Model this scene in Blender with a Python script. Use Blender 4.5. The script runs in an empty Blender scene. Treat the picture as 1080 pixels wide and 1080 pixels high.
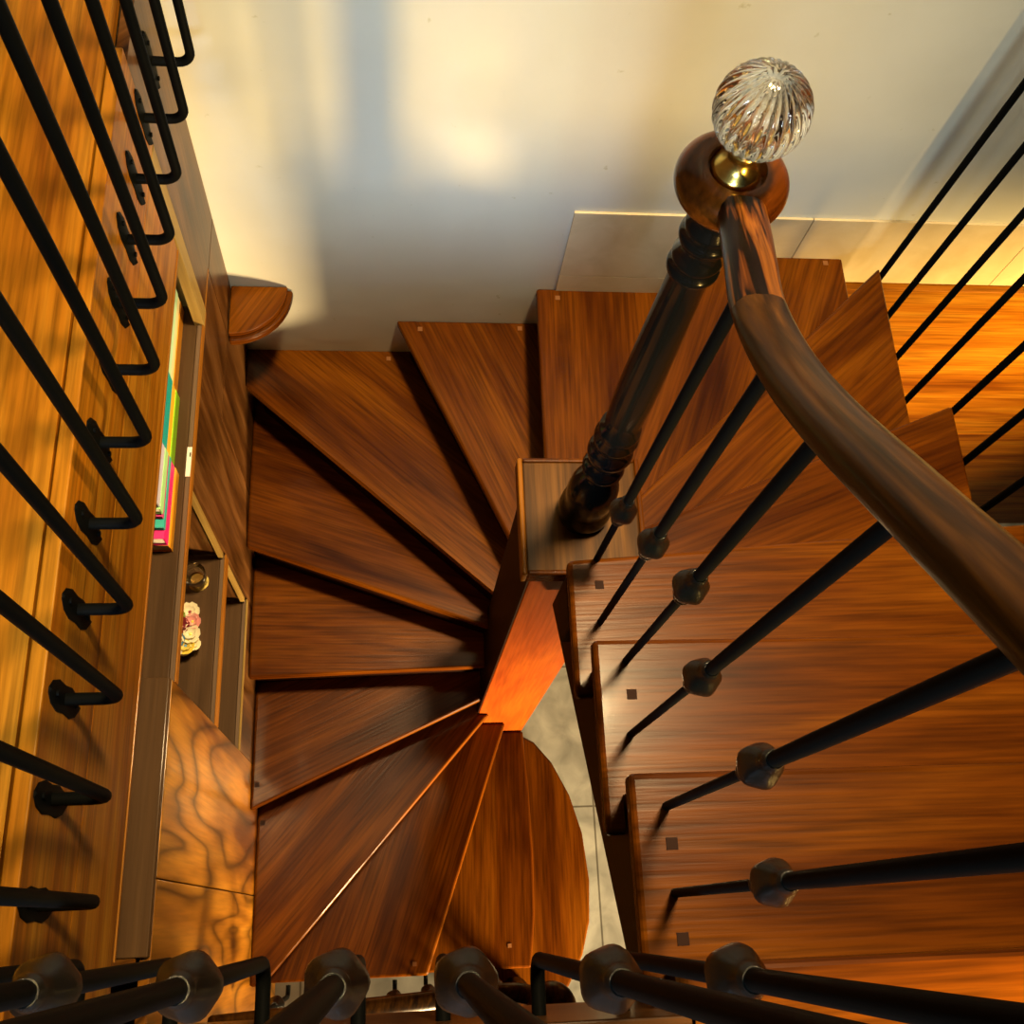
import bpy, bmesh, math, random
from mathutils import Vector, Matrix
random.seed(7)
PI = math.pi
sc = bpy.context.scene
C = sc.collection
V = Vector

# ------------------------------------------------------------------ camera
cd = bpy.data.cameras.new('camera'); cam = bpy.data.objects.new('camera', cd); C.objects.link(cam)
r0 = V((0.99421417, -0.04099299, 0.09928621)); r1 = V((-0.0019015, -0.93088746, -0.36530113)); r2 = V((0.10739907, 0.36299877, -0.92557946))
M = Matrix(((r0.x, -r1.x, -r2.x), (r0.y, -r1.y, -r2.y), (r0.z, -r1.z, -r2.z))).to_4x4()
M.translation = V((0, 0, 4.486))
cam.matrix_world = M
cd.sensor_width = 36; cd.lens = 36 * 1094.6 / 1080; cd.clip_start = .02
cd.shift_x = .0007; cd.shift_y = -.0004
sc.camera = cam

# ------------------------------------------------------------------ light
vs = sc.view_settings
sc.display_settings.display_device = 'sRGB'
vs.view_transform = 'Standard'; vs.look = 'None'; vs.gamma = 1; vs.use_curve_mapping = False
vs.exposure = 0.0
W = bpy.data.worlds.new('world'); sc.world = W; W.use_nodes = True
W.node_tree.nodes['Background'].inputs[0].default_value = (1, .8, .55, 1)
W.node_tree.nodes['Background'].inputs[1].default_value = .006

def area(name, loc, target, sx, sy, power, col, spread=180):
    l = bpy.data.lights.new(name, 'AREA'); l.shape = 'RECTANGLE'; l.size = sx; l.size_y = sy
    l.energy = power; l.color = col; l.spread = math.radians(spread)
    o = bpy.data.objects.new(name, l); C.objects.link(o); o.location = loc
    o.rotation_euler = (V(target) - V(loc)).to_track_quat('-Z', 'Y').to_euler()
    return o
area('window_daylight', (-.1, -2.6, 5.0), (-.3, 1.7, 3.15), .8, .8, 22, (.78, .94, .92), 72)
area('blue_patch_light', (-.6, -2.7, 4.8), (.10, 1.72, 2.40), .55, .6, 4.4, (.48, .66, 1.0), 28)  # added unseen narrow cool light for the bluish patch on the back wall
area('skylight', (.95, 1.22, 7.4), (.35, .80, 2.0), .50, .40, 60, (1, .70, .34), 60)
area('added_step_light', (1.05, -.60, 3.46), (.75, -.12, 3.2), .10, .10, 17, (1, .62, .16), 85)  # added unseen warm light, aimed to brighten the top step
area('lower_room_lamp', (1.45, -1.3, .66), (.25, .68, .80), .45, .45, 92, (1, .68, .32), 76)  # unseen warm lamp in the lower room, low in front of the pillar
area('side_room_lamp', (2.7, .45, 2.3), (1.8, 1.7, 1.45), .25, .25, 24, (1, .60, .16), 70)
sc.cycles.max_bounces = 12; sc.cycles.diffuse_bounces = 3; sc.cycles.transmission_bounces = 12; sc.cycles.glossy_bounces = 6

# ------------------------------------------------------------------ materials
def newmat(name):
    m = bpy.data.materials.new(name); m.use_nodes = True
    nt = m.node_tree; return m, nt, nt.nodes['Principled BSDF']
def N(nt, t, **kw):
    n = nt.nodes.new(t)
    for k, v in kw.items(): setattr(n, k, v)
    return n
def ramp(nt, stops):
    r = N(nt, 'ShaderNodeValToRGB'); el = r.color_ramp.elements
    while len(el) < len(stops): el.new(.5)
    for e, (p, c) in zip(el, stops): e.position = p; e.color = (*c, 1)
    return r
def math_(nt, op, a, b=None):
    n = N(nt, 'ShaderNodeMath', operation=op)
    for i, v in enumerate((a, b)):
        if v is None: continue
        if isinstance(v, (int, float)): n.inputs[i].default_value = v
        else: nt.links.new(v, n.inputs[i])
    return n.outputs[0]
def wood(name, dark, mid, light, su=1.6, sv=11, fig=9, rough=.32, vein=.75, coat=.08, rag=.9, ct=(.30, .5, .72), solid=None, full=False, soft=0, spec=.08, knots=False):
    m, nt, b = newmat(name); L = nt.links.new
    uv = N(nt, 'ShaderNodeUVMap', uv_map='grain'); oi = N(nt, 'ShaderNodeObjectInfo')
    src = uv.outputs[0]
    if solid:
        g = V(solid).normalized(); p = g.orthogonal().normalized(); q = g.cross(p); tc = N(nt, 'ShaderNodeTexCoord'); cb = N(nt, 'ShaderNodeCombineXYZ')
        for i, ax in enumerate((g, p, q)):
            d = N(nt, 'ShaderNodeVectorMath', operation='DOT_PRODUCT'); L(tc.outputs['Object'], d.inputs[0]); d.inputs[1].default_value = ax; L(d.outputs['Value'], cb.inputs[i])
        src = cb.outputs[0]
    def scaled(a, c):
        mp = N(nt, 'ShaderNodeMapping'); mp.inputs['Scale'].default_value = (a, c, c); L(src, mp.inputs[0])
        return mp.outputs[0]
    def noise(vec, det, dist=0., sc_=1.):
        n = N(nt, 'ShaderNodeTexNoise', noise_dimensions='4D'); n.inputs['Scale'].default_value = sc_
        n.inputs['Detail'].default_value = det; n.inputs['Distortion'].default_value = dist
        L(vec, n.inputs['Vector']); L(math_(nt, 'MULTIPLY', oi.outputs['Random'], 37.), n.inputs['W']); return n.outputs[0]
    n1 = noise(scaled(su, sv), 3, .6)
    col = ramp(nt, [(ct[0], dark), (ct[1], mid), (ct[2], light)]); L(n1, col.inputs[0])
    n2 = noise(scaled(su * .7, sv * .62), 1.5, .35)
    s = math_(nt, 'SINE', math_(nt, 'MULTIPLY', n2, fig * 6.283))
    s = math_(nt, 'ABSOLUTE', s)
    vr = ramp(nt, [(.0, (1 - vein,) * 3), (.07 + soft * .3, (1 - vein * .5,) * 3), (.30 + soft * .65, (1, 1, 1))]); L(s, vr.inputs[0])
    n4 = noise(scaled(2.2, 5), 2)
    vm = N(nt, 'ShaderNodeMix', data_type='RGBA'); vf = ramp(nt, [(.40, (.12,) * 3), (.56, (1, 1, 1))]); L(n4, vf.inputs[0])
    L(vf.outputs[0], vm.inputs[0])
    if full: nt.links.remove(vm.inputs[0].links[0]); vm.inputs[0].default_value = 1; vm.inputs[6].default_value = (1, 1, 1, 1); L(vr.outputs[0], vm.inputs[7])
    n3 = noise(scaled(5, 130), 4)
    fr = ramp(nt, [(.3, (.50,) * 3), (.62, (1.2,) * 3)]); L(n3, fr.inputs[0])
    m1 = N(nt, 'ShaderNodeMix', data_type='RGBA', blend_type='MULTIPLY'); m1.inputs[0].default_value = 1
    L(col.outputs[0], m1.inputs[6]); L(vm.outputs[2], m1.inputs[7])
    m2 = N(nt, 'ShaderNodeMix', data_type='RGBA', blend_type='MULTIPLY'); m2.inputs[0].default_value = rag
    L(m1.outputs[2], m2.inputs[6]); L(fr.outputs[0], m2.inputs[7])
    hs = N(nt, 'ShaderNodeHueSaturation'); L(m2.outputs[2], hs.inputs['Color'])
    L(math_(nt, 'ADD', math_(nt, 'MULTIPLY', oi.outputs['Random'], .25), .88), hs.inputs['Value'])
    out_ = hs.outputs[0]
    if knots:
        vo = N(nt, 'ShaderNodeTexVoronoi', voronoi_dimensions='4D'); vo.inputs['Scale'].default_value = 1
        ad = N(nt, 'ShaderNodeMix', data_type='RGBA', blend_type='ADD'); ad.inputs[0].default_value = .12; nn = N(nt, 'ShaderNodeTexNoise'); nn.inputs['Scale'].default_value = 20
        L(uv.outputs[0], nn.inputs[0]); L(scaled(2.2, 5.5), ad.inputs[6]); L(nn.outputs['Color'], ad.inputs[7]); L(ad.outputs[2], vo.inputs['Vector']); L(math_(nt, 'MULTIPLY', oi.outputs['Random'], 19.), vo.inputs['W'])
        kr = ramp(nt, [(.05, (.18, .12, .10)), (.17, (1, 1, 1))]); L(vo.outputs['Distance'], kr.inputs[0])
        km = N(nt, 'ShaderNodeMix', data_type='RGBA', blend_type='MULTIPLY'); km.inputs[0].default_value = 1; L(out_, km.inputs[6]); L(kr.outputs[0], km.inputs[7]); out_ = km.outputs[2]
    L(out_, b.inputs['Base Color'])
    b.inputs['Roughness'].default_value = rough
    b.inputs['Specular IOR Level'].default_value = spec
    b.inputs['Coat Weight'].default_value = coat; b.inputs['Coat Roughness'].default_value = .10
    bp = N(nt, 'ShaderNodeBump'); bp.inputs['Strength'].default_value = .10; bp.inputs['Distance'].default_value = .004
    L(n3, bp.inputs['Height']); L(bp.outputs[0], b.inputs['Normal'])
    return m
def plain(name, col, rough=.5, metal=0., **kw):
    m, nt, b = newmat(name); b.inputs['Base Color'].default_value = (*col, 1)
    b.inputs['Roughness'].default_value = rough; b.inputs['Metallic'].default_value = metal
    b.inputs['Specular IOR Level'].default_value = kw.get('spec', .5)
    nz = N(nt, 'ShaderNodeTexNoise'); nz.inputs['Scale'].default_value = kw.get('scale', 60)
    bp = N(nt, 'ShaderNodeBump'); bp.inputs['Strength'].default_value = kw.get('bump', .05); bp.inputs['Distance'].default_value = .002
    nt.links.new(nz.outputs[0], bp.inputs['Height']); nt.links.new(bp.outputs[0], b.inputs['Normal'])
    return m
TREAD = wood('tread_wood', (.050, .009, .0006), (.165, .042, .0015), (.30, .092, .004), rough=.27, su=1.3, sv=9, fig=5, vein=.85, knots=True)
CORE = wood('riser_shade_wood', (.010, .0025, .001), (.022, .005, .001), (.034, .008, .0015), rough=.5, coat=0)  # darkened so the shade under the nosings is in the colour
REDW = wood('pillar_wood', (.26, .040, .003), (.38, .072, .005), (.46, .10, .006), vein=.35, coat=0, rough=.4, rag=.5)
RP3 = dict(su=1.6, sv=46, fig=3, rough=.3, coat=.12, vein=.9)
RAILW = wood('handrail_wood', (.008, .003, .0007), (.055, .021, .003), (.15, .058, .008), solid=(0, 1, -.8), **RP3)
RAILS = wood('striped_rail_wood', (.010, .003, .001), (.16, .045, .007), (.34, .115, .018), solid=(.05, 1, -.28), su=.7, sv=75, fig=.6, rough=.3, coat=.12, vein=.2, ct=(.44, .50, .57))
VOLW = wood('volute_wood', (.022, .005, .001), (.13, .032, .003), (.27, .078, .008), solid=(.55, .8, -.1), su=2.5, sv=22, fig=4, rough=.22, coat=.35, vein=.8)
CURLY = wood('curly_wood', (.10, .028, .003), (.40, .16, .012), (.58, .27, .030), su=1.0, sv=6.5, fig=5, rough=.3, vein=.72, rag=.5, full=True, soft=1)
CAPW = wood('block_wood', (.05, .018, .003), (.17, .070, .012), (.28, .13, .028), su=1.6, sv=22, fig=7, rough=.4, vein=.7)
GOLDW = wood('fascia_wood', (.28, .075, .003), (.56, .20, .008), (.72, .33, .025), su=1.3, sv=14, fig=7, rough=.38, vein=.7)
BROWNW = wood('board_wood', (.020, .007, .002), (.13, .050, .012), (.28, .125, .038), su=1.4, sv=12, fig=6, rough=.32, vein=.85)
SHELFW = wood('shelf_wood', (.10, .052, .020), (.14, .074, .030), (.18, .10, .04), su=1, sv=18, rough=.5, vein=.2, rag=.3)
LIPW = wood('lip_wood', (.22, .14, .085), (.28, .18, .11), (.33, .22, .14), su=1, sv=18, rough=.5, vein=.15, rag=.3)
EDGEW = wood('edge_wood', (.38, .13, .010), (.50, .19, .018), (.60, .26, .028), su=1, sv=18, rough=.4, vein=.15, rag=.4)
PALEW = wood('lit_edge_wood', (.46, .28, .07), (.55, .36, .10), (.62, .43, .13), su=1, sv=18, rough=.45, vein=.1, rag=.3)  # pale yellow puts the warm light on board edges into the colour
DIM = plain('brown_paint', (.10, .055, .022), .7)
PEG = plain('peg_wood', (.022, .009, .006), .7, spec=.1)
PEGP = plain('pale_peg_wood', (.20, .085, .03), .6, spec=.1)
BLACK = plain('black_iron', (.003, .0035, .0035), .5, .0, scale=45, bump=.08, spec=.02)
KNUC = plain('hammered_iron', (.002, .003, .003), .17, .0, scale=120, bump=.30, spec=.5)
BLACKP = plain('black_paint', (.004, .0045, .0045), .16, .0, scale=30, bump=.04, spec=.2)
BRASS = plain('polished_brass', (.95, .68, .18), .24, 1.0, bump=0)
PAGE = plain('page_paper', (.85, .82, .74), .8)

def glass():
    m, nt, b = newmat('clear_cut_glass'); b.inputs['Base Color'].default_value = (1, 1, .97, 1)
    b.inputs['Roughness'].default_value = 0; b.inputs['IOR'].default_value = 1.5; b.inputs['Transmission Weight'].default_value = 1
    return m
GLASS = glass()

def plaster():
    m, nt, b = newmat('wall_plaster'); L = nt.links.new
    tc = N(nt, 'ShaderNodeTexCoord')
    n = N(nt, 'ShaderNodeTexNoise'); n.inputs['Scale'].default_value = 1.6; n.inputs['Detail'].default_value = 5; L(tc.outputs['Object'], n.inputs[0])
    r = ramp(nt, [(.3, (.54, .54, .45)), (.7, (.64, .65, .57))]); L(n.outputs[0], r.inputs[0])
    n2 = N(nt, 'ShaderNodeTexNoise'); n2.inputs['Scale'].default_value = 22; n2.inputs['Detail'].default_value = 3; L(tc.outputs['Object'], n2.inputs[0])
    r2 = ramp(nt, [(.70, (1, 1, 1)), (.76, (.72, .70, .52))]); L(n2.outputs[0], r2.inputs[0])
    mx = N(nt, 'ShaderNodeMix', data_type='RGBA', blend_type='MULTIPLY'); mx.inputs[0].default_value = 1
    L(r.outputs[0], mx.inputs[6]); L(r2.outputs[0], mx.inputs[7]); L(mx.outputs[2], b.inputs['Base Color'])
    b.inputs['Roughness'].default_value = .55
    n3 = N(nt, 'ShaderNodeTexNoise'); n3.inputs['Scale'].default_value = 5; n3.inputs['Detail'].default_value = 4; L(tc.outputs['Object'], n3.inputs[0])
    bp = N(nt, 'ShaderNodeBump'); bp.inputs['Strength'].default_value = .35; bp.inputs['Distance'].default_value = .01
    L(n3.outputs[0], bp.inputs['Height']); L(bp.outputs[0], b.inputs['Normal'])
    return m
PLASTER = plaster()
def stone(name, c1, c2, sx, sy, ox, oy, mortar, rough=.35):
    m, nt, b = newmat(name); L = nt.links.new
    tc = N(nt, 'ShaderNodeTexCoord'); mp = N(nt, 'ShaderNodeMapping'); L(tc.outputs['Object'], mp.inputs[0]); mp.inputs['Location'].default_value = (ox, oy, 0)
    br = N(nt, 'ShaderNodeTexBrick'); br.offset = 0; L(mp.outputs[0], br.inputs[0])
    br.inputs['Color1'].default_value = (1, 1, 1, 1); br.inputs['Color2'].default_value = (.92, .92, .92, 1); br.inputs['Mortar'].default_value = (*mortar, 1)
    br.inputs['Scale'].default_value = 1; br.inputs['Brick Width'].default_value = sx; br.inputs['Row Height'].default_value = sy
    br.inputs['Mortar Size'].default_value = .004
    n = N(nt, 'ShaderNodeTexNoise'); n.inputs['Scale'].default_value = 9; n.inputs['Detail'].default_value = 10; n.inputs['Distortion'].default_value = .5; L(tc.outputs['Object'], n.inputs[0])
    r = ramp(nt, [(.3, c1), (.7, c2)]); L(n.outputs[0], r.inputs[0])
    mx = N(nt, 'ShaderNodeMix', data_type='RGBA', blend_type='MULTIPLY'); mx.inputs[0].default_value = 1
    L(r.outputs[0], mx.inputs[6]); L(br.outputs[0], mx.inputs[7]); L(mx.outputs[2], b.inputs['Base Color'])
    b.inputs['Roughness'].default_value = rough
    return m
FLOORM = stone('grey_stone_tile', (.17, .18, .175), (.34, .355, .34), .60, .60, -.215, -.42, (.35, .33, .30))
TILEM = stone('cream_tile', (.56, .46, .28), (.68, .58, .38), 50, 50, 9.5, 9.5, (.3, .2, .1), .25)

# ------------------------------------------------------------------ mesh helpers
def obj(name, bm, mat, parent=None, grain=(1, 0, 0), bevel=0, smooth=None, kind=None):
    bm.normal_update()
    uvl = bm.loops.layers.uv.new('grain'); g = V(grain).normalized()
    for f in bm.faces:
        c = f.normal.cross(g)
        if c.length < .3:
            gg = g.orthogonal().normalized(); c = f.normal.cross(gg)
            for l in f.loops: l[uvl].uv = (l.vert.co.dot(gg) * .2, l.vert.co.dot(c))
        else:
            c.normalize()
            if c.dot(V((.3, .5, .8))) < 0: c = -c
            for l in f.loops: l[uvl].uv = (l.vert.co.dot(g), l.vert.co.dot(c))
    me = bpy.data.meshes.new(name); bm.to_mesh(me); bm.free(); me.materials.append(mat)
    o = bpy.data.objects.new(name, me); C.objects.link(o)
    if smooth is not None:
        for p in me.polygons: p.use_smooth = True
        me.set_sharp_from_angle(angle=math.radians(smooth))
    if bevel:
        md = o.modifiers.new('bevel', 'BEVEL'); md.width = bevel; md.segments = 3; md.limit_method = 'ANGLE'; md.angle_limit = math.radians(40)
        md.harden_normals = False
    if parent: o.parent = parent; o.matrix_parent_inverse = Matrix.Translation(-parent.location)
    if kind: o['kind'] = kind
    return o
def thing(name, label, cat, loc=(0, 0, 0), group=None):
    o = bpy.data.objects.new(name, None); C.objects.link(o); o.location = loc; o.empty_display_size = .05
    o['label'] = label; o['category'] = cat
    if group: o['group'] = group
    return o
def tag(o, label, cat, group=None):
    o['label'] = label; o['category'] = cat
    if group: o['group'] = group
    return o
def box(bm, x0, x1, y0, y1, z0, z1):
    vs_ = [bm.verts.new((x, y, z)) for z in (z0, z1) for x, y in ((x0, y0), (x1, y0), (x1, y1), (x0, y1))]
    for f in ((3, 2, 1, 0), (4, 5, 6, 7), (0, 1, 5, 4), (1, 2, 6, 5), (2, 3, 7, 6), (3, 0, 4, 7)): bm.faces.new([vs_[i] for i in f])
    return bm
def B(*a): return box(bmesh.new(), *a)
def prism(poly, z0, z1, bm=None):
    bm = bm or bmesh.new()
    if sum(a[0] * b[1] - b[0] * a[1] for a, b in zip(poly, poly[1:] + poly[:1])) < 0: poly = poly[::-1]
    lo = [bm.verts.new((x, y, z0)) for x, y in poly]; hi = [bm.verts.new((x, y, z1)) for x, y in poly]
    n = len(poly); bm.faces.new(lo[::-1]); bm.faces.new(hi)
    for i in range(n): bm.faces.new((lo[i], lo[(i + 1) % n], hi[(i + 1) % n], hi[i]))
    return bm
def lathe(prof, c=(0, 0), seg=40, bm=None, ribs=None):
    bm = bm or bmesh.new(); rings = []
    for r, z in prof:
        rings.append([bm.verts.new((c[0] + r * math.cos(2 * PI * i / seg), c[1] + r * math.sin(2 * PI * i / seg), z)) for i in range(seg)])
    for a, b in zip(rings, rings[1:]):
        for i in range(seg): bm.faces.new((a[i], a[(i + 1) % seg], b[(i + 1) % seg], b[i]))
    bm.faces.new(rings[0][::-1]); bm.faces.new(rings[-1])
    return bm
def tube(path, rad, seg=10, bm=None, flat=None, tw=0):
    """sweep; rad a number or a list; flat=(w,h) scales the section; path of 3-D points"""
    bm = bm or bmesh.new(); P = [V(p) for p in path]; n = len(P); rings = []; up = None
    for i, p in enumerate(P):
        t = (P[min(i + 1, n - 1)] - P[max(i - 1, 0)]).normalized()
        if up is None: up = (V((0, 0, 1)) if abs(t.z) < .9 else V((0, 1, 0)))
        s = t.cross(up).normalized(); up = s.cross(t).normalized()
        r = rad[i] if isinstance(rad, (list, tuple)) else rad
        rings.append([bm.verts.new(p + s * math.cos(2 * PI * k / seg + tw) * r + up * math.sin(2 * PI * k / seg + tw) * r) for k in range(seg)])
    for a, b in zip(rings, rings[1:]):
        for k in range(seg): bm.faces.new((a[k], a[(k + 1) % seg], b[(k + 1) % seg], b[k]))
    bm.faces.new(rings[0][::-1]); bm.faces.new(rings[-1])
    bmesh.ops.recalc_face_normals(bm, faces=bm.faces)
    return bm
def sweep(path, prof, side_hint=None, bm=None):
    """sweep a closed profile [(side, up)] along path, keeping 'up' upright"""
    bm = bm or bmesh.new(); P = [V(p) for p in path]; n = len(P); rings = []
    for i, p in enumerate(P):
        t = (P[min(i + 1, n - 1)] - P[max(i - 1, 0)]).normalized()
        s = t.cross(V((0, 0, 1))).normalized(); u = s.cross(t).normalized()
        rings.append([bm.verts.new(p + s * a + u * b) for a, b in prof])
    m = len(prof)
    for a, b in zip(rings, rings[1:]):
        for k in range(m): bm.faces.new((a[k], a[(k + 1) % m], b[(k + 1) % m], b[k]))
    bm.faces.new(rings[0][::-1]); bm.faces.new(rings[-1])
    bmesh.ops.recalc_face_normals(bm, faces=bm.faces)
    return bm
def catmull(pts, n=8):
    P = [V(p) for p in pts]; P = [P[0] * 2 - P[1]] + P + [P[-1] * 2 - P[-2]]; out = []
    for i in range(1, len(P) - 2):
        for k in range(n):
            t = k / n; a, b, c, d = P[i - 1:i + 3]
            out.append(.5 * ((2 * b) + (c - a) * t + (2 * a - 5 * b + 4 * c - d) * t * t + (3 * b - a - 3 * c + d) * t ** 3))
    out.append(P[-2]); return out
def struct(name, bm, mat, parent=None, **k):
    return obj(name, bm, mat, parent, kind='structure', **k)

# ------------------------------------------------------------------ setting
XL, YB, XR = -.481, 1.723, 1.265
def K(n): return (17 - n) * .19
struct('floor', B(-.8, 3.2, -3.2, 1.72, -.1, 0), FLOORM)
struct('wall_back', B(-.8, 3.2, YB, YB + .15, -.1, 7.8), PLASTER)
struct('wall_left', B(-.95, -.80, -3.2, YB, -.1, 7.8), DIM)
struct('wall_right', B(3.2, 3.35, -3.2, YB + .15, -.1, 7.8), DIM)
struct('ceiling', B(-.95, 3.35, -3.2, YB + .15, 7.8, 7.9), DIM)
# cream tile dado on the back wall
for i, (x0, x1, z0, z1) in enumerate([(.461, 1.113, 1.978, 2.262), (1.116, 1.77, 1.978, 2.262), (1.773, 2.43, 1.978, 2.262),
                                      (2.433, 3.19, 1.978, 2.262), (.461, .80, 1.86, 1.975)]):
    o = struct('trim_%d' % (i + 1), B(x0, x1, YB - .008, YB - .0005, z0, z1), TILEM)
# wooden dado under the tiles, outside the flight
struct('trim_6', B(1.32, 3.19, YB - .03, YB - .0005, 1.0, 1.972), GOLDW, bevel=.003)
struct('trim_7', B(1.30, 3.19, YB - .03, YB - .0005, .0, .995), GOLDW, bevel=.003)
# upper floor (landing the picture is taken from, and the gallery above the bookcase)
struct('floor_upper', prism([(-.50, -3.1), (3.19, -3.1), (3.19, -.31), (.33, -.31), (.33, -.126), (-.50, -.126)], 3.11, 3.23), BROWNW, grain=(1, 0, 0))
struct('floor_gallery', B(-.799, -.505, -.14, YB - .002, 3.00, 3.04), GOLDW, grain=(0, 1, 0))
struct('trim_8', B(-.50, .33, -.125, -.110, 2.98, 3.23), BROWNW, grain=(1, 0, 0), bevel=.003)

# ------------------------------------------------------------------ staircase
stair = thing('staircase', 'polished red-brown winder staircase turning around a square pillar down to grey tiles', 'staircase', (.4, .8, 0))
TH = .032
def ln(a, b, t): return (a[0] + (b[0] - a[0]) * t, a[1] + (b[1] - a[1]) * t)
WL = XL + .0005; WB = YB - .0005
xi = .283
TR = {  # polygon (nosing first), grain direction
 -0: ([(.314, -.058), (XR, -.06), (XR, -.36), (.314, -.36)], (1, .01, 0)),
 1: ([(.314, .178), (XR, .178), (XR, -.12), (.314, -.12)], (1, 0, 0)),
 2: ([(.314, .4165), (XR, .4165), (XR, .11), (.314, .11)], (1, 0, 0)),
 3: ([(.314, .618), (XR, .69), (XR, .36), (.314, .36)], (1, .03, 0)),
 4: ([(.386, .648), (.512, .648), (.512, .755), (XR, 1.052), (XR, .64), (.386, .56)], (1, .38, 0)),
 5: ([(.50, .85), (.568, .911), (XR, 1.558), (XR, .98), (.50, .66)], (.75, .66, 0)),
 6: ([(.50, .80), (.52, .93), (.80, WB), (XR, WB), (XR, 1.46), (.6, .8)], (.36, .93, 0)),
 7: ([(.405, .80), (.400, 1.10), (.404, WB), (.86, WB), (.56, .80)], (.02, 1, 0)),
 8: ([(.358, .907), (-.008, WB), (.45, WB), (.45, .907)], (-.42, 1, 0)),
 9: ([(xi, .902), (WL, 1.592), (WL, WB), (.12, WB), (.42, 1.0), (.42, .907), (xi, .907)], (-.73, .66, 0)),
 10: ([(xi, .845), (WL, 1.122), (WL, 1.70), (xi, 1.01), (.42, 1.0), (.42, .907), (xi, .907)], (-.95, .32, 0)),
 11: ([(xi, .765), (WL, .742), (WL, 1.21), (xi, .93)], (-1, .02, 0)),
 12: ([(xi, .697), (WL, .352), (WL, .84), (xi, .85)], (-.92, -.42, 0)),
 13: ([(.322, .680), (-.44, -.178), (WL, -.178), (WL, .43), (xi, .77), (xi, .680)], (-.66, -.75, 0)),
 14: ([(.397, .680), (.095, -.178), (WL, -.178), (WL, -.11), (.29, .680)], (-.33, -.94, 0)),
 15: ([(.484, .680), (.497, .45), (.503, .22), (.498, .0), (.478, -.178), (.312, -.178), (.03, -.178), (.36, .680)], (-.02, -1, 0)),
 16: ([(.487, .70), (.55, .665), (.62, .58), (.685, .45), (.728, .30), (.745, .12), (.735, -.03), (.70, -.15), (.64, -.256), (.55, -.34), (.42, -.38), (.30, -.36), (.22, -.28), (.20, -.185), (.34, .680), (.42, .70)], (0, 1, 0)),
}
tmp = {}
for n, (poly, g) in TR.items():
    z = K(n)
    seen = []
    for p in poly:
        if not seen or (abs(p[0] - seen[-1][0]) + abs(p[1] - seen[-1][1])) > 1e-4: seen.append(p)
    t = obj('tread', prism(seen, z - TH, z), TREAD, stair, grain=g, bevel=.009)
    tmp[n] = t
# riser boards
def riser(a, b, n, back):
    d = (V(b) - V(a)).normalized(); nrm = V((-d.y, d.x)) * back
    a2 = V(a) + nrm * .028; b2 = V(b) + nrm * .028; c2 = b2 + nrm * .02; d2 = a2 + nrm * .02
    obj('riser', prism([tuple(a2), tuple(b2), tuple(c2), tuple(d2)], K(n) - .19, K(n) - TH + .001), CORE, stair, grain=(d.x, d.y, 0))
for n, a, b, s in [(0, (.345, -.058), (XR - .03, -.06), -1), (1, (.345, .178), (XR - .03, .178), -1), (2, (.345, .4165), (XR - .03, .4165), -1), (3, (.345, .62), (XR - .03, .687), -1),
                   (4, (.46, .731), (XR - .03, 1.04), -1), (5, (.53, .877), (XR - .03, 1.53), -1), (6, (.53, .95), (.79, WB - .03), -1), (7, (.400, .93), (.404, WB - .01), -1),
                   (8, (.365, .92), (.01, WB - .03), -1), (9, (.31, .875), (WL + .02, 1.575), -1), (10, (.27, .85), (WL + .005, 1.118), -1), (11, (.27, .765), (WL + .005, .742), -1),
                   (12, (.28, .697), (WL + .005, .354), -1), (13, (.30, .655), (-.42, -.155), -1), (14, (.385, .65), (.105, -.15), -1), (16, (.30, -.30), (.42, -.325), -1)]:
    riser(a, b, n, s)
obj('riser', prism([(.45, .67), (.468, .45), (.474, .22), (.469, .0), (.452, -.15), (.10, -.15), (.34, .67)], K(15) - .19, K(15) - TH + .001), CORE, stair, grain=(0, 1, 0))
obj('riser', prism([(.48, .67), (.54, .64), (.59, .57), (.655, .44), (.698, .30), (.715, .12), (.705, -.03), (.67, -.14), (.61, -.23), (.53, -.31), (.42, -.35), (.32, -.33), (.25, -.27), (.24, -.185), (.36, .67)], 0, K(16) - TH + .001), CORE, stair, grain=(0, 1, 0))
# square pegs let into the treads
for n, x, y, m in [(3, .371, .569, PEG), (2, .372, .325, PEG), (1, .367, .083, PEG), (1, .370, -.037, PEG), (12, -.462, .432, PEG), (13, -.462, .329, PEG),
                   (7, .465, 1.690, PEGP), (7, .775, 1.700, PEGP), (8, .065, 1.692, PEGP), (8, .374, 1.700, PEGP), (9, -.033, 1.695, PEGP), (6, 1.212, 1.700, PEGP),
                   (14, .05, -.14, PEGP), (15, .40, -.10, PEGP)]:
    s = .008 if m is PEG else .007
    o = obj('peg', B(x - s, x + s, y - s, y + s, K(n) - .01, K(n) + .0015), m, tmp[n])
    o.matrix_parent_inverse = Matrix.Identity(4)
    if m is PEG: o['label'] = 'dark square peg'
    else: o['label'] = 'pale square peg'
# central pillar with its capping block
obj('pillar', B(.283, .481, .683, .905, 0, 2.44), REDW, stair, grain=(0, 0, 1), bevel=.004)['label'] = 'orange brown square central pillar'
o = obj('string', B(.2785, .2825, .684, .904, 0, 2.43), CORE, stair, grain=(0, 0, 1), bevel=.001); o['label'] = 'thin dark board standing in for shade on the pillar side'  # board added over this face; its dark colour stands in for shade
cap = obj('newel_block', B(.258, .508, .655, .908, 2.435, 2.47), CAPW, stair, grain=(0, 1, 0), bevel=.007)
for x0, x1, y0, y1 in [(.251, .262, .650, .913), (.505, .516, .650, .913), (.262, .505, .650, .661), (.262, .505, .903, .913)]:
    o = obj('moulding', B(x0, x1, y0, y1, 2.425, 2.474), EDGEW if x1 - x0 < .1 and x0 < .3 else TREAD, cap, grain=(0, 1, 0), bevel=.004); o.matrix_parent_inverse = Matrix.Identity(4)
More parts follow.
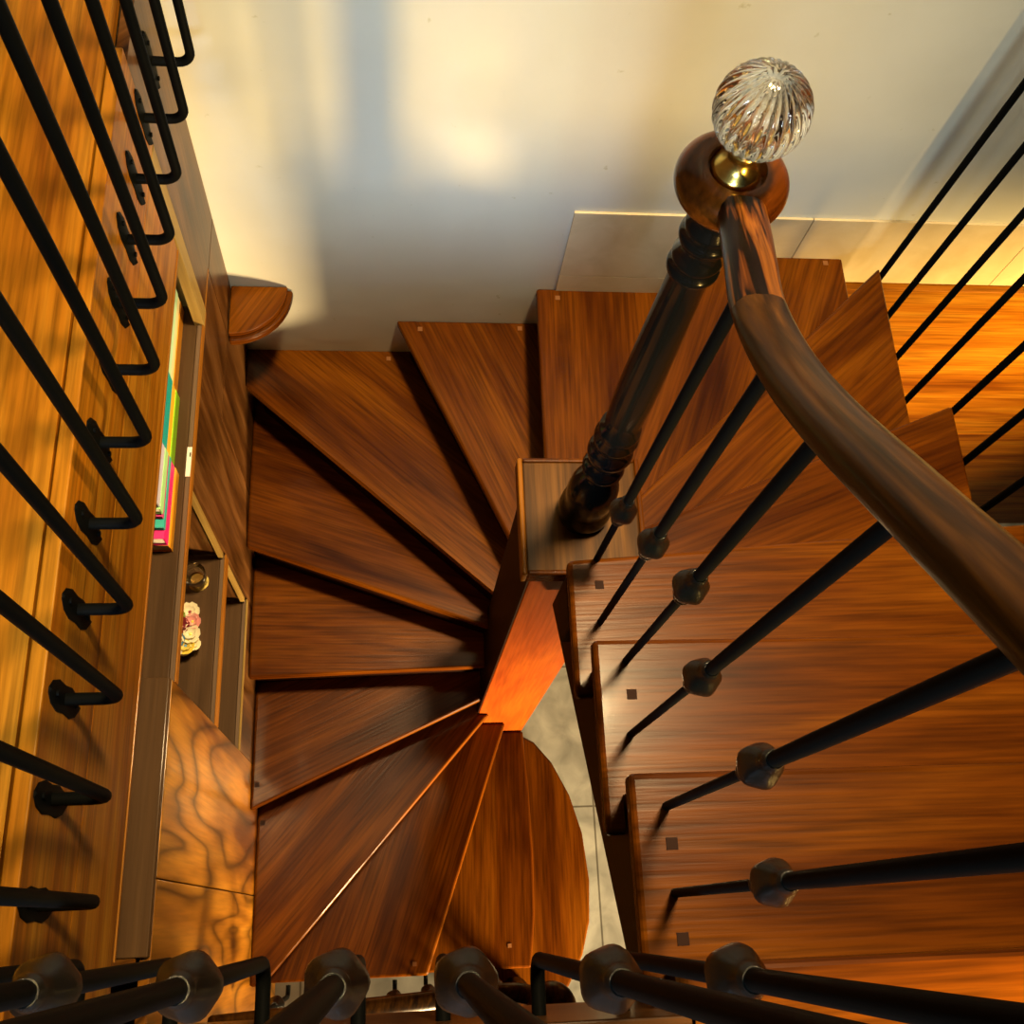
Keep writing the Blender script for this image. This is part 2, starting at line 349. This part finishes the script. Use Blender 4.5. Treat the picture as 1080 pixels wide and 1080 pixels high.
# strings: one under the inner edge of the upper flight, one outside it
def string(x0, x1, pts):
    bm = bmesh.new(); a = [bm.verts.new((x0, y, z)) for y, z in pts]; b = [bm.verts.new((x1, y, z)) for y, z in pts]; n = len(pts)
    bm.faces.new(a); bm.faces.new(b[::-1])
    for i in range(n): bm.faces.new((a[i], a[(i + 1) % n], b[(i + 1) % n], b[i]))
    bmesh.ops.recalc_face_normals(bm, faces=bm.faces); return bm
zb = lambda y: 2.244 + (.648 - y) * .7675
pts = [(.655, zb(.655)), (-.30, zb(-.30)), (-.30, K(0) - TH), (-.07, K(0) - TH), (-.07, K(1) - TH), (.168, K(1) - TH), (.168, K(2) - TH), (.405, K(2) - TH), (.405, K(3) - TH), (.60, K(3) - TH), (.60, 2.434), (.655, 2.434)]
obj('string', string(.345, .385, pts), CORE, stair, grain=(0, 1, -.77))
zo = lambda y: 2.45 - (y - .1) * .62
obj('string', string(XR - .05, XR - .02, [(1.70, zo(1.70)), (-.30, zo(-.30)), (-.30, 3.05), (-.08, 2.98), (.15, 2.80), (.40, 2.61), (.66, 2.42), (.98, 2.24), (1.46, 2.04), (1.70, 2.03)]), CORE, stair, grain=(0, 1, -.6))
# small wooden corbel block under tread by the newel block
obj('corbel', B(.316, .345, .50, .60, 2.50, 2.617), CORE, stair, grain=(0, 0, 1), bevel=.004)

# ------------------------------------------------------------------ balusters of the stair
def knuckle(bm, x, y, z, r, h, seg=8, ax=None):
    prof = [(.50, -1.), (.62, -.86), (.50, -.72), (.66, -.62), (.90, -.32), (1., .0), (.92, .3), (.68, .62), (.5, .74), (.60, .86), (.48, 1.)]
    return lathe([(r * a, z + h * b) for a, b in prof], (x, y), seg, bm)
def knuckle_smooth(x, y, z, r, h):
    """hammered basket knuckle: eight soft facets with a slight twist, between two collars"""
    bm = bmesh.new(); seg = 32; rings = []
    prof = [(.36, -1.15), (.52, -1.06), (.56, -.96), (.46, -.84), (.66, -.70), (.70, -.60), (.62, -.50), (.90, -.28), (1., -.06), (.96, .16), (.82, .38), (.64, .60), (.50, .80), (.54, .90), (.50, 1.0), (.40, 1.12)]
    for a, b in prof:
        body = 1 if -.7 < b < .7 else 0
        rings.append([bm.verts.new((x + r * a * (1 + .045 * body * math.cos(5 * t + b * 3.0)) * math.cos(t), y + r * a * (1 + .045 * body * math.cos(5 * t + b * 3.0)) * math.sin(t), z + h * b)) for t in [2 * PI * i / seg for i in range(seg)]])
    for p, q in zip(rings, rings[1:]):
        for i in range(seg): bm.faces.new((p[i], p[(i + 1) % seg], q[(i + 1) % seg], q[i]))
    bm.faces.new(rings[0][::-1]); bm.faces.new(rings[-1]); return bm
rail = thing('stair_railing', 'curved dark wooden handrail on a turned black newel post and knuckled iron balusters', 'railing', (.385, .79, 2.47))
# rail centre line: starts inside the volute, eases down level, then climbs
cl = [(.387, .735, 3.545), (.381, .685, 3.563), (.373, .634, 3.583), (.366, .575, 3.602), (.365, .513, 3.631), (.365, .454, 3.668), (.365, .400, 3.710), (.365, .346, 3.757), (.365, .285, 3.814), (.365, .227, 3.868),
      (.365, .15, 3.940), (.365, .0, 4.075), (.365, -.15, 4.205), (.365, -.30, 4.335), (.365, -.55, 4.54)]
def railz(y):
    for a, b in zip(cl, cl[1:]):
        if a[1] >= y >= b[1]: t = (a[1] - y) / (a[1] - b[1]); return a[2] + (b[2] - a[2]) * t
    return cl[-1][2]
RP = [(-.026, -.010), (-.021, -.019), (-.010, -.021), (.010, -.021), (.021, -.019), (.026, -.010), (.028, .001), (.026, .010), (.019, .017), (.009, .020), (-.009, .020), (-.019, .017), (-.026, .010), (-.028, .001)]
cc_ = catmull(cl, 6); js = min(range(len(cc_)), key=lambda i: abs(cc_[i].y - .565))
obj('handrail', sweep(cc_[:js + 1], RP), RAILS, rail, grain=(0, 1, -.1), smooth=50)['label'] = 'striped first length of handrail'
obj('handrail', sweep(cc_[js:], RP), RAILW, rail, grain=(0, 1, -.75), smooth=50)
# volute: a fat ring with a shallow dish in the middle
vp = []
for k in range(0, 25):
    a = -PI / 2 + PI * 1.08 * k / 24
    vp.append((.0415 + .0265 * math.cos(a), 3.534 + .0265 * math.sin(a)))
obj('volute', lathe([(.004, 3.5075)] + vp + [(.034, 3.554), (.0325, 3.550), (.032, 3.5465), (.004, 3.5465)], (.385, .785), 56), VOLW, rail, grain=(.55, .8, 0), smooth=50)
npf = [(.046, 2.470), (.053, 2.476), (.056, 2.500), (.055, 2.522), (.049, 2.536), (.0475, 2.545), (.050, 2.565), (.0515, 2.590), (.049, 2.622), (.042, 2.652), (.030, 2.674), (.026, 2.684),
       (.030, 2.694), (.038, 2.702), (.041, 2.714), (.037, 2.727), (.029, 2.736), (.031, 2.752), (.040, 2.770), (.043, 2.786), (.040, 2.802), (.034, 2.812), (.036, 2.826), (.040, 2.836), (.041, 2.848), (.036, 2.860),
       (.038, 2.872), (.037, 2.884), (.031, 2.894), (.033, 2.93), (.034, 3.00), (.033, 3.10), (.031, 3.20), (.029, 3.29), (.0275, 3.350), (.029, 3.356), (.0355, 3.361), (.0365, 3.366), (.0355, 3.371), (.031, 3.375), (.032, 3.380), (.0345, 3.386), (.0345, 3.391), (.031, 3.397),
       (.029, 3.412), (.029, 3.420), (.0355, 3.426), (.0365, 3.431), (.0355, 3.436), (.031, 3.441), (.0335, 3.449), (.033, 3.455), (.028, 3.462), (.026, 3.480), (.027, 3.508)]
obj('newel_post', lathe(npf, (.385, .787), 48), BLACKP, rail, smooth=60)['label'] = 'turned black newel post'
for x, y, n, zk in [(.370, .620, 4, 2.908), (.368, .498, 3, 3.088), (.367, .380, 2, 3.256), (.365, .261, 2, 3.268), (.364, .132, 1, 3.44), (.365, .020, 1, 3.436), (.365, -.115, 0, 3.63), (.365, -.24, 0, 3.63)]:
    z0 = K(n) + (0 if n != 4 else 0.); z1 = railz(y) - .018
    r = .0085
    bl = obj('baluster', lathe([(.0062, z0), (.0064, zk - .04), (.0064, zk), (.0082, zk + .04), (.0088, zk + .15), (.0084, z1)], (x, y), 10), BLACK, rail, smooth=50)
    kn = obj('knuckle', knuckle_smooth(x, y, zk, .0235, .041), KNUC, bl, smooth=55); kn.matrix_parent_inverse = Matrix.Identity(4)

# finial on the newel
fin = thing('finial', 'ribbed clear glass ball finial on a polished brass foot on top of the newel volute', 'finial', (.385, .787, 3.547))
obj('brass_foot', lathe([(.012, 3.5467), (.028, 3.5469), (.0300, 3.549), (.0300, 3.554), (.027, 3.559), (.0225, 3.563), (.0190, 3.568), (.0165, 3.574), (.0155, 3.579), (.0175, 3.584), (.0205, 3.589), (.019, 3.5925)], (.385, .787), 44), BRASS, fin, smooth=50)
def ribbed(cx, cy, cz, R, ribs=26, seg=208, rows=48, cap=.02):
    bm = bmesh.new(); rings = []
    for j in range(1, rows):
        th = PI * j / rows; s = math.sin(th)
        ring = []
        for i in range(seg):
            ph = 2 * PI * i / seg
            k = abs(math.cos(ribs / 2 * (ph + .10 * math.cos(th))))
            rr = R * (1 - .085 * (1 - k ** .8) * min(1, s * 1.6))
            ring.append(bm.verts.new((cx + rr * s * math.cos(ph), cy + rr * s * math.sin(ph), cz - R * .97 * math.cos(th))))
        rings.append(ring)
    for a, b in zip(rings, rings[1:]):
        for i in range(seg): bm.faces.new((a[i], a[(i + 1) % seg], b[(i + 1) % seg], b[i]))
    bm.faces.new(rings[0][::-1]); bm.faces.new(rings[-1]); return bm
gb = ribbed(.385, .787, 3.6462, .0535)
# hollow inside
inner = lathe([(.034 * math.sin(PI * j / 24), 3.6462 - .033 * math.cos(PI * j / 24)) for j in range(1, 24)], (.385, .787), 48)
bmesh.ops.reverse_faces(inner, faces=inner.faces)
me_ = bpy.data.meshes.new('tmp'); inner.to_mesh(me_); inner.free(); gb.from_mesh(me_); bpy.data.meshes.remove(me_)
obj('glass_ball', gb, GLASS, fin, smooth=60)

# ------------------------------------------------------------------ side-mounted landing balusters
def ell(x, y, zb_, zt, dx, dy, reach, r, zk=None, parent=None, plate=True):
    """vertical bar with a rounded elbow at the bottom and an arm back to a leaf-shaped plate"""
    R = .028; d = V((dx, dy, 0)); p = V((x, y, zb_))
    path = [p + V((0, 0, zt - zb_)), p + V((0, 0, (zt - zb_) * .5)), p + V((0, 0, R + .02))]
    for k in range(7):
        a = PI / 2 * k / 6
        path.append(p + V((0, 0, R)) + d * (R - R * math.cos(a)) + V((0, 0, -R * math.sin(a))))
    path.append(p + d * (reach * .6)); path.append(p + d * reach)
    bl = obj('baluster', tube(path[::-1], r, 12), BLACK, parent, smooth=50)
    if plate:
        s = V((-dy, dx, 0)); c = p + d * reach; bm = bmesh.new(); pl = []
        for hz, w in [(-.070, .004), (-.056, .016), (-.03, .0225), (0, .020), (.03, .0225), (.056, .016), (.070, .004)]:
            pl.append((hz, w))
        fr = []; bk = []
        for hz, w in pl:
            fr.append([bm.verts.new(c - d * .006 + s * q + V((0, 0, hz))) for q in (-w, 0, w)])
            for vq, q in zip(fr[-1], (-w, 0, w)):
                if q: vq.co += d * .003
            bk.append([bm.verts.new(c + s * q + V((0, 0, hz))) for q in (-w, w)])
        for i in range(len(pl) - 1):
            a, b = fr[i], fr[i + 1]
            bm.faces.new((a[0], a[1], b[1], b[0])); bm.faces.new((a[1], a[2], b[2], b[1]))
            bm.faces.new((bk[i][0], a[0], b[0], bk[i + 1][0])); bm.faces.new((a[2], bk[i][1], bk[i + 1][1], b[2]))
            bm.faces.new((bk[i][1], bk[i][0], bk[i + 1][0], bk[i + 1][1]))
        bm.faces.new((fr[0][0], bk[0][0], bk[0][1], fr[0][2], fr[0][1])); bm.faces.new((fr[-1][0], fr[-1][1], fr[-1][2], bk[-1][1], bk[-1][0]))
        bmesh.ops.recalc_face_normals(bm, faces=bm.faces)
        o = obj('mounting_plate', bm, BLACK, bl, smooth=30); o.matrix_parent_inverse = Matrix.Identity(4)
        for q in (-.045, .045):
            cc = c - d * .005 + V((0, 0, q)); b2 = tube([cc, cc - d * .004], .0045, 8); o2 = obj('bolt', b2, BLACK, bl, smooth=50); o2.matrix_parent_inverse = Matrix.Identity(4)
    if zk:
        kn = obj('knuckle', knuckle_smooth(x, y, zk, .0250, .042), KNUC, bl, smooth=55); kn.matrix_parent_inverse = Matrix.Identity(4)
    return bl
gal = thing('gallery_railing', 'black iron railing bracketed by leaf-shaped plates to the orange wooden fascia at left', 'railing', (-.40, .8, 2.9))
for y in (1.578, 1.430, 1.282, 1.143, 1.006, .872, .735, .592, .452, .316, .176, .04):
    ell(-.400, y, 2.868 + .078 * (1.575 - y) / 1.26, 3.93, -1, 0, .0805, .0094, None, gal)
obj('handrail', sweep([(-.40, 1.70, 3.95), (-.40, 1.0, 3.95), (-.40, .0, 3.95)], RP), RAILW, gal, grain=(0, 1, 0), smooth=50)
lnd = thing('landing_railing', 'near black iron balusters with knuckles side-mounted along the landing edge at the bottom', 'railing', (0, -.04, 3.3))
for x in (-.366, -.261, -.158, -.0485, .05, .163, .2635):
    ell(x, -.044 - x * .03, 3.14, 4.545, 0, -1, .078, .0088, 3.612, lnd)
obj('handrail', sweep([(-.45, -.085, 4.575), (0, -.085, 4.575), (.33, -.085, 4.575)], RP), RAILW, lnd, grain=(1, 0, 0), smooth=50)

# outer railing on the open right side of the winders
out = thing('outer_railing', 'slim black iron railing along the open right side of the upper winders', 'railing', (1.29, 1.4, 2.2))
zt_ = lambda y: 3.10 + (1.6 - y) * .62
for y in (1.565, 1.443, 1.317, 1.19, 1.06, .93, .80, .67):
    zz = zo(y) + .12
    ell(1.292, y, zz, zt_(y), -1, 0, .044, .0085, None, out, plate=False)
obj('handrail', sweep([(1.292, 1.66, zt_(1.66) + .02), (1.292, 1.1, zt_(1.1) + .02), (1.292, .55, zt_(.55) + .02)], RP), RAILW, out, grain=(0, 1, -.6), smooth=50)

# lower railing along the open front edge of the last winders
low = thing('lower_railing', 'lower stair railing with slim black balusters and red-brown rail over the bottom step', 'railing', (.40, -.255, .19))
lz = lambda x: 1.08 + (.30 - x) * .95
for x, n in ((-.36, 13), (-.235, 13), (-.125, 13), (-.017, 13), (.088, 14), (.20, 14), (.315, 15)):
    z0 = K(n) - .02
    ell(x, -.212, z0, lz(x) - .02, 0, 1, .034, .0075, z0 + .36, low, plate=False)
obj('newel_post', lathe([(.045, .19), (.050, .20), (.050, .24), (.035, .27), (.030, .30), (.040, .33), (.030, .37), (.026, .5), (.024, .85), (.030, .90), (.024, .94), (.024, 1.055)], (.43, -.262), 32), BLACKP, low, smooth=50)
obj('handrail', sweep(catmull([(.43, -.24, 1.080), (.36, -.215, 1.083), (.28, -.212, 1.11), (.10, -.212, lz(.10)), (-.1, -.212, lz(-.1)), (-.43, -.212, lz(-.43))], 6), RP), RAILW, low, grain=(1, 0, -.9), smooth=50)
vp = [(.045 + .032 * math.cos(-PI / 2 + PI * k / 16), 1.083 + .030 * math.sin(-PI / 2 + PI * k / 16)) for k in range(17)]
obj('volute', lathe([(.004, 1.055)] + vp + [(.02, 1.105), (.004, 1.100)], (.45, -.262), 48), RAILW, low, grain=(.8, .4, 0), smooth=40)

# ------------------------------------------------------------------ built-in bookcase in the left wall
bc = thing('built_in_bookcase', 'built-in wooden bookcase with open niches and figured boards lining the left wall', 'bookcase', (-.6, .8, 0))
x1 = XL; x0 = XL - .022
def bpanel(name, y0, y1, z0, z1, mat, g=(0, 0, 1), a=None, b=None, bev=.0025):
    return obj(name, B(a if a is not None else x0, b if b is not None else x1, y0, y1, z0, z1), mat, bc, grain=g, bevel=bev)
bpanel('front_board', -1.2, .098, .0, 2.233, CURLY)['label'] = 'figured golden brown board'
bpanel('front_board', .101, .500, .0, 2.233, CURLY)['label'] = 'figured golden brown board'
bpanel('front_board', .500, .972, .0, 1.236, BROWNW)
bpanel('front_board', .976, 1.30, .0, 2.188, BROWNW)['label'] = 'dark streaked board'
bpanel('front_board', 1.302, WB - .001, .0, 1.876, BROWNW)['label'] = 'dark streaked board'
bpanel('front_board', 1.302, 1.56, 1.878, 2.188, BROWNW, g=(0, .2, 1))
bpanel('front_board', 1.445, WB - .001, 2.192, 3.0, BROWNW, g=(0, .15, 1))
bpanel('front_board', 1.562, WB - .001, 1.878, 2.19, BROWNW, g=(0, .15, 1))
# cabinet front above the book niche, and the fascia under the gallery floor
bpanel('fascia_board', -1.2, 1.385, 2.524, 2.79, GOLDW, g=(0, 1, .02), b=x1 + .001)
bpanel('fascia_board', -1.2, 1.443, 2.793, 3.035, GOLDW, g=(0, 1, 0), b=x1 + .002)['label'] = 'orange fascia board'
bpanel('edge_strip', -.045, 1.385, 2.516, 2.524, EDGEW, g=(0, 1, 0), b=x1 + .003, bev=.001)
bpanel('side_board', 1.392, 1.443, 2.192, 2.79, PALEW, g=(0, 0, 1), b=x1 + .002)
# upper niche
bpanel('shelf', .50, 1.47, 2.176, 2.200, SHELFW, g=(0, 1, 0), a=-.76, b=-.4965)
bpanel('shelf', -.045, .50, 2.235, 2.258, SHELFW, g=(0, 1, 0), a=-.76, b=x1 - .0015)
bpanel('shelf_lip', .50, 1.47, 2.176, 2.201, LIPW, g=(0, 1, 0), a=-.496, b=x1 - .0035)
bpanel('edge_strip', .501, 1.44, 2.180, 2.204, EDGEW, g=(0, 1, 0), a=x1 - .003, b=x1 + .001, bev=.001)
bpanel('niche_side', 1.445, 1.47, 2.201, 2.52, PALEW, a=-.76, b=-.503)
bpanel('niche_side', -.07, -.046, 2.26, 2.52, GOLDW, a=-.76, b=-.503)
bpanel('niche_back', -.07, 1.47, .9, 2.9, SHELFW, a=-.795, b=-.762)
bpanel('niche_top', -.045, 1.44, 2.56, 2.58, SHELFW, g=(0, 1, 0), a=-.76, b=-.504)
# middle niche
bpanel('shelf', .47, .99, 1.655, 1.680, SHELFW, g=(0, 1, 0), a=-.76, b=-.4965)
bpanel('shelf_lip', .50, .972, 1.655, 1.681, LIPW, g=(0, 1, 0), a=-.496, b=x1 - .0035)
bpanel('edge_strip', .50, .972, 1.638, 1.686, EDGEW, g=(0, 1, 0), a=x1 - .003, b=x1 + .001, bev=.001)
bpanel('niche_side', .974, .99, 1.24, 2.17, BROWNW, a=-.76, b=-.503)
bpanel('niche_side', .47, .498, 1.24, 2.17, BROWNW, a=-.76, b=-.503)
bpanel('lit_edge', .960, .9735, 1.682, 2.175, PALEW, a=-.500, b=-.487, bev=.001)  # strip coloured paler for the yellow light along the niche side
bpanel('lit_edge', .960, .9735, 1.262, 1.636, PALEW, a=-.500, b=-.487, bev=.001)
# low niche
bpanel('shelf', .47, .99, 1.22, 1.245, SHELFW, g=(0, 1, 0), a=-.76, b=-.4965)
bpanel('shelf_lip', .50, .972, 1.22, 1.246, LIPW, g=(0, 1, 0), a=-.496, b=x1 - .0035)
bpanel('edge_strip', .50, .972, 1.228, 1.251, PALEW, g=(0, 1, 0), a=x1 - .003, b=x1 + .001, bev=.001)
# knob and latch of the bookcase
o = bpanel('rail_edge', 1.445, 1.56, 2.190, 2.200, EDGEW, g=(0, 1, 0), b=x1 + .001, bev=.001)

# quarter-round corner shelf
cs = thing('corner_shelf', 'small quarter-round brown shelf with a moulded rim in the corner by the pale wall', 'shelf', (XL, YB, 1.85))
def quarter(r, z0, z1):
    return prism([(WL + .002, WB - .002)] + [(WL + .002 + r * math.cos(a), WB - .002 - r * math.sin(a)) for a in [PI / 2 * k / 20 for k in range(21)]], z0, z1)
obj('shelf_top', quarter(.158, 1.855, 1.882), TREAD, cs, grain=(.6, 1, 0), bevel=.003)
obj('moulded_rim', quarter(.172, 1.838, 1.864), TREAD, cs, grain=(.6, 1, 0), bevel=.006)
obj('bracket', quarter(.120, 1.800, 1.838), TREAD, cs, grain=(.6, 1, 0), bevel=.006)

# books lying in three stacks
def bookmat(name, c): return plain(name + '_cover', c, .45)
def book(x, y0, y1, z, t, name, c, label, group):
    e = thing('book', label, 'book', (x - .07, (y0 + y1) / 2, z), group)
    m = bookmat(name, c); d = .15; w = .0022
    bm = bmesh.new(); box(bm, x - d, x, y0, y1, z, z + w); box(bm, x - d, x, y0, y1, z + t - w, z + t); box(bm, x - w, x, y0, y1, z + w, z + t - w)
    obj('cover', bm, m, e, grain=(0, 1, 0))
    obj('pages', B(x - d + .004, x - w - .0002, y0 + .004, y1 - .004, z + w + .0002, z + t - w - .0002), PAGE, e)
    return e
def stack(x, y0, y1, z, items, where):
    for i, (nm, c, t, dy) in enumerate(items):
        pos = 'lowest' if i == 0 else ('topmost' if i == len(items) - 1 else 'in the middle')
        if len(items) > 3 and 0 < i < len(items) - 1: pos = ['', 'second from bottom', 'third from bottom', 'fourth from bottom', 'fifth from bottom'][i]
        book(x - .0015 * (i % 2), y0 + dy, y1, z, t - .0006, nm.replace(' ', '_'), c, '%s book, %s of the %s stack on the book niche shelf' % (nm, pos, where), 'books in the wall niche')
        z += t
stack(-.530, 1.195, 1.432, 2.2004, [('orange', (.90, .36, .02), .046, 0), ('pale yellow', (.85, .75, .38), .030, 0), ('mint green', (.55, .85, .55), .034, 0), ('pale pink', (.85, .60, .68), .03, 0), ('cream', (.8, .74, .6), .05, 0)], 'farthest')
stack(-.523, .995, 1.190, 2.2004, [('lime green', (.35, .75, .02), .044, 0), ('amber', (.88, .45, .02), .040, 0), ('teal', (.0, .36, .36), .046, .0), ('dark teal', (.0, .25, .30), .06, .0)], 'middle')
stack(-.510, .800, .990, 2.2004, [('orange', (.92, .38, .01), .044, 0), ('hot pink', (.80, .01, .22), .044, 0), ('teal green', (.02, .45, .40), .016, .02), ('magenta', (.62, .02, .22), .016, .04), ('light green', (.42, .80, .34), .030, .045), ('lilac', (.62, .60, .80), .04, .05)], 'nearest')

# small white tag on the shelf lip
tg = obj('shelf_tag', B(-.4955, -.4845, .985, 1.060, 2.2012, 2.2032), PAGE); tag(tg, 'small white tag with a black mark on the edge of the book shelf', 'tag')
o = obj('mark', B(-.489, -.486, 1.035, 1.046, 2.2033, 2.2038), BLACKP, tg)

# glass candle holder and porcelain posy in the middle niche
cg = thing('candle_holder', 'small clear glass and brass candle holder standing in the dark middle niche', 'candle holder', (-.550, .893, 1.681))
obj('glass_cup', lathe([(.020, 1.700), (.026, 1.706), (.030, 1.730), (.031, 1.760), (.029, 1.760), (.027, 1.730), (.020, 1.712), (.004, 1.708)], (-.550, .893), 28), GLASS, cg, smooth=50)
obj('brass_base', lathe([(.026, 1.681), (.028, 1.685), (.016, 1.690), (.010, 1.695), (.018, 1.6995)], (-.550, .893), 28), BRASS, cg, smooth=40)
po = thing('porcelain_posy', 'colourful porcelain flower posy ornament lying on the middle niche shelf', 'ornament', (-.565, .735, 1.681))
CR = plain('cream_porcelain', (.85, .78, .55), .15); PKK = plain('pink_porcelain', (.75, .33, .30), .15); YL = plain('yellow_porcelain', (.80, .62, .10), .15); BLU = plain('blue_porcelain', (.12, .30, .50), .15); GRN = plain('green_porcelain', (.25, .38, .06), .15); BRD = plain('burgundy_porcelain', (.22, .03, .04), .15)
def ellip(c, r, bm=None, seg=20, rows=10):
    bm = bm or bmesh.new(); rg = []
    for j in range(1, rows):
        t = PI * j / rows; rg.append([bm.verts.new((c[0] + r[0] * math.sin(t) * math.cos(2 * PI * i / seg), c[1] + r[1] * math.sin(t) * math.sin(2 * PI * i / seg), c[2] - r[2] * math.cos(t))) for i in range(seg)])
    for a, b in zip(rg, rg[1:]):
        for i in range(seg): bm.faces.new((a[i], a[(i + 1) % seg], b[(i + 1) % seg], b[i]))
    bm.faces.new(rg[0][::-1]); bm.faces.new(rg[-1]); return bm
obj('vase', ellip((-.570, .735, 1.712), (.034, .058, .030)), CR, po, smooth=60)
def flower(cx, cy, cz, r, mat, cm, petals=6):
    bm = bmesh.new()
    for layer, (rr, dz, n) in enumerate([(1., 0, petals), (.62, .006, 5)]):
        for k in range(n):
            a = 2 * PI * k / n + layer * .5 + random.random() * .2; d = V((math.cos(a), math.sin(a), 0)); s = V((-d.y, d.x, 0)); c0 = V((cx, cy, cz + dz))
            rows = []
            for t, w, h in [(0, .12, 0), (.4, .42, .10), (.75, .5, .34), (1., .30, .52)]:
                rows.append([c0 + d * (r * rr * t) + s * (r * rr * w * q) + V((0, 0, r * h - abs(q) * r * -.12)) for q in (-1, 0, 1)])
            top = [[bm.verts.new(p) for p in row] for row in rows]; bot = [[bm.verts.new(p - V((0, 0, .0018))) for p in row] for row in rows]
            for G in (top, bot):
                for i in range(3):
                    for j in range(2): bm.faces.new((G[i][j], G[i][j + 1], G[i + 1][j + 1], G[i + 1][j]))
            per = lambda G: [G[0][0], G[0][1], G[0][2], G[1][2], G[2][2], G[3][2], G[3][1], G[3][0], G[2][0], G[1][0]]
            pt, pb = per(top), per(bot)
            for i in range(10): bm.faces.new((pt[i], pt[(i + 1) % 10], pb[(i + 1) % 10], pb[i]))
    bmesh.ops.recalc_face_normals(bm, faces=bm.faces)
    f = obj('flower', bm, mat, po, smooth=60)
    c = obj('flower_centre', ellip((cx, cy, cz + .006), (r * .22, r * .22, r * .2)), cm, f, smooth=60); c.matrix_parent_inverse = Matrix.Identity(4)
for cx, cy, cz, r, m, cm in [(-.555, .790, 1.735, .026, CR, BRD), (-.545, .762, 1.742, .022, PKK, YL), (-.548, .728, 1.742, .026, CR, YL), (-.572, .750, 1.748, .022, BRD, PKK), (-.560, .698, 1.735, .024, YL, BLU),
                              (-.580, .712, 1.745, .020, BLU, YL), (-.585, .690, 1.738, .022, CR, PKK), (-.585, .775, 1.745, .022, GRN, YL), (-.540, .705, 1.728, .018, CR, GRN)]:
    flower(cx, cy, cz, r, m, cm)
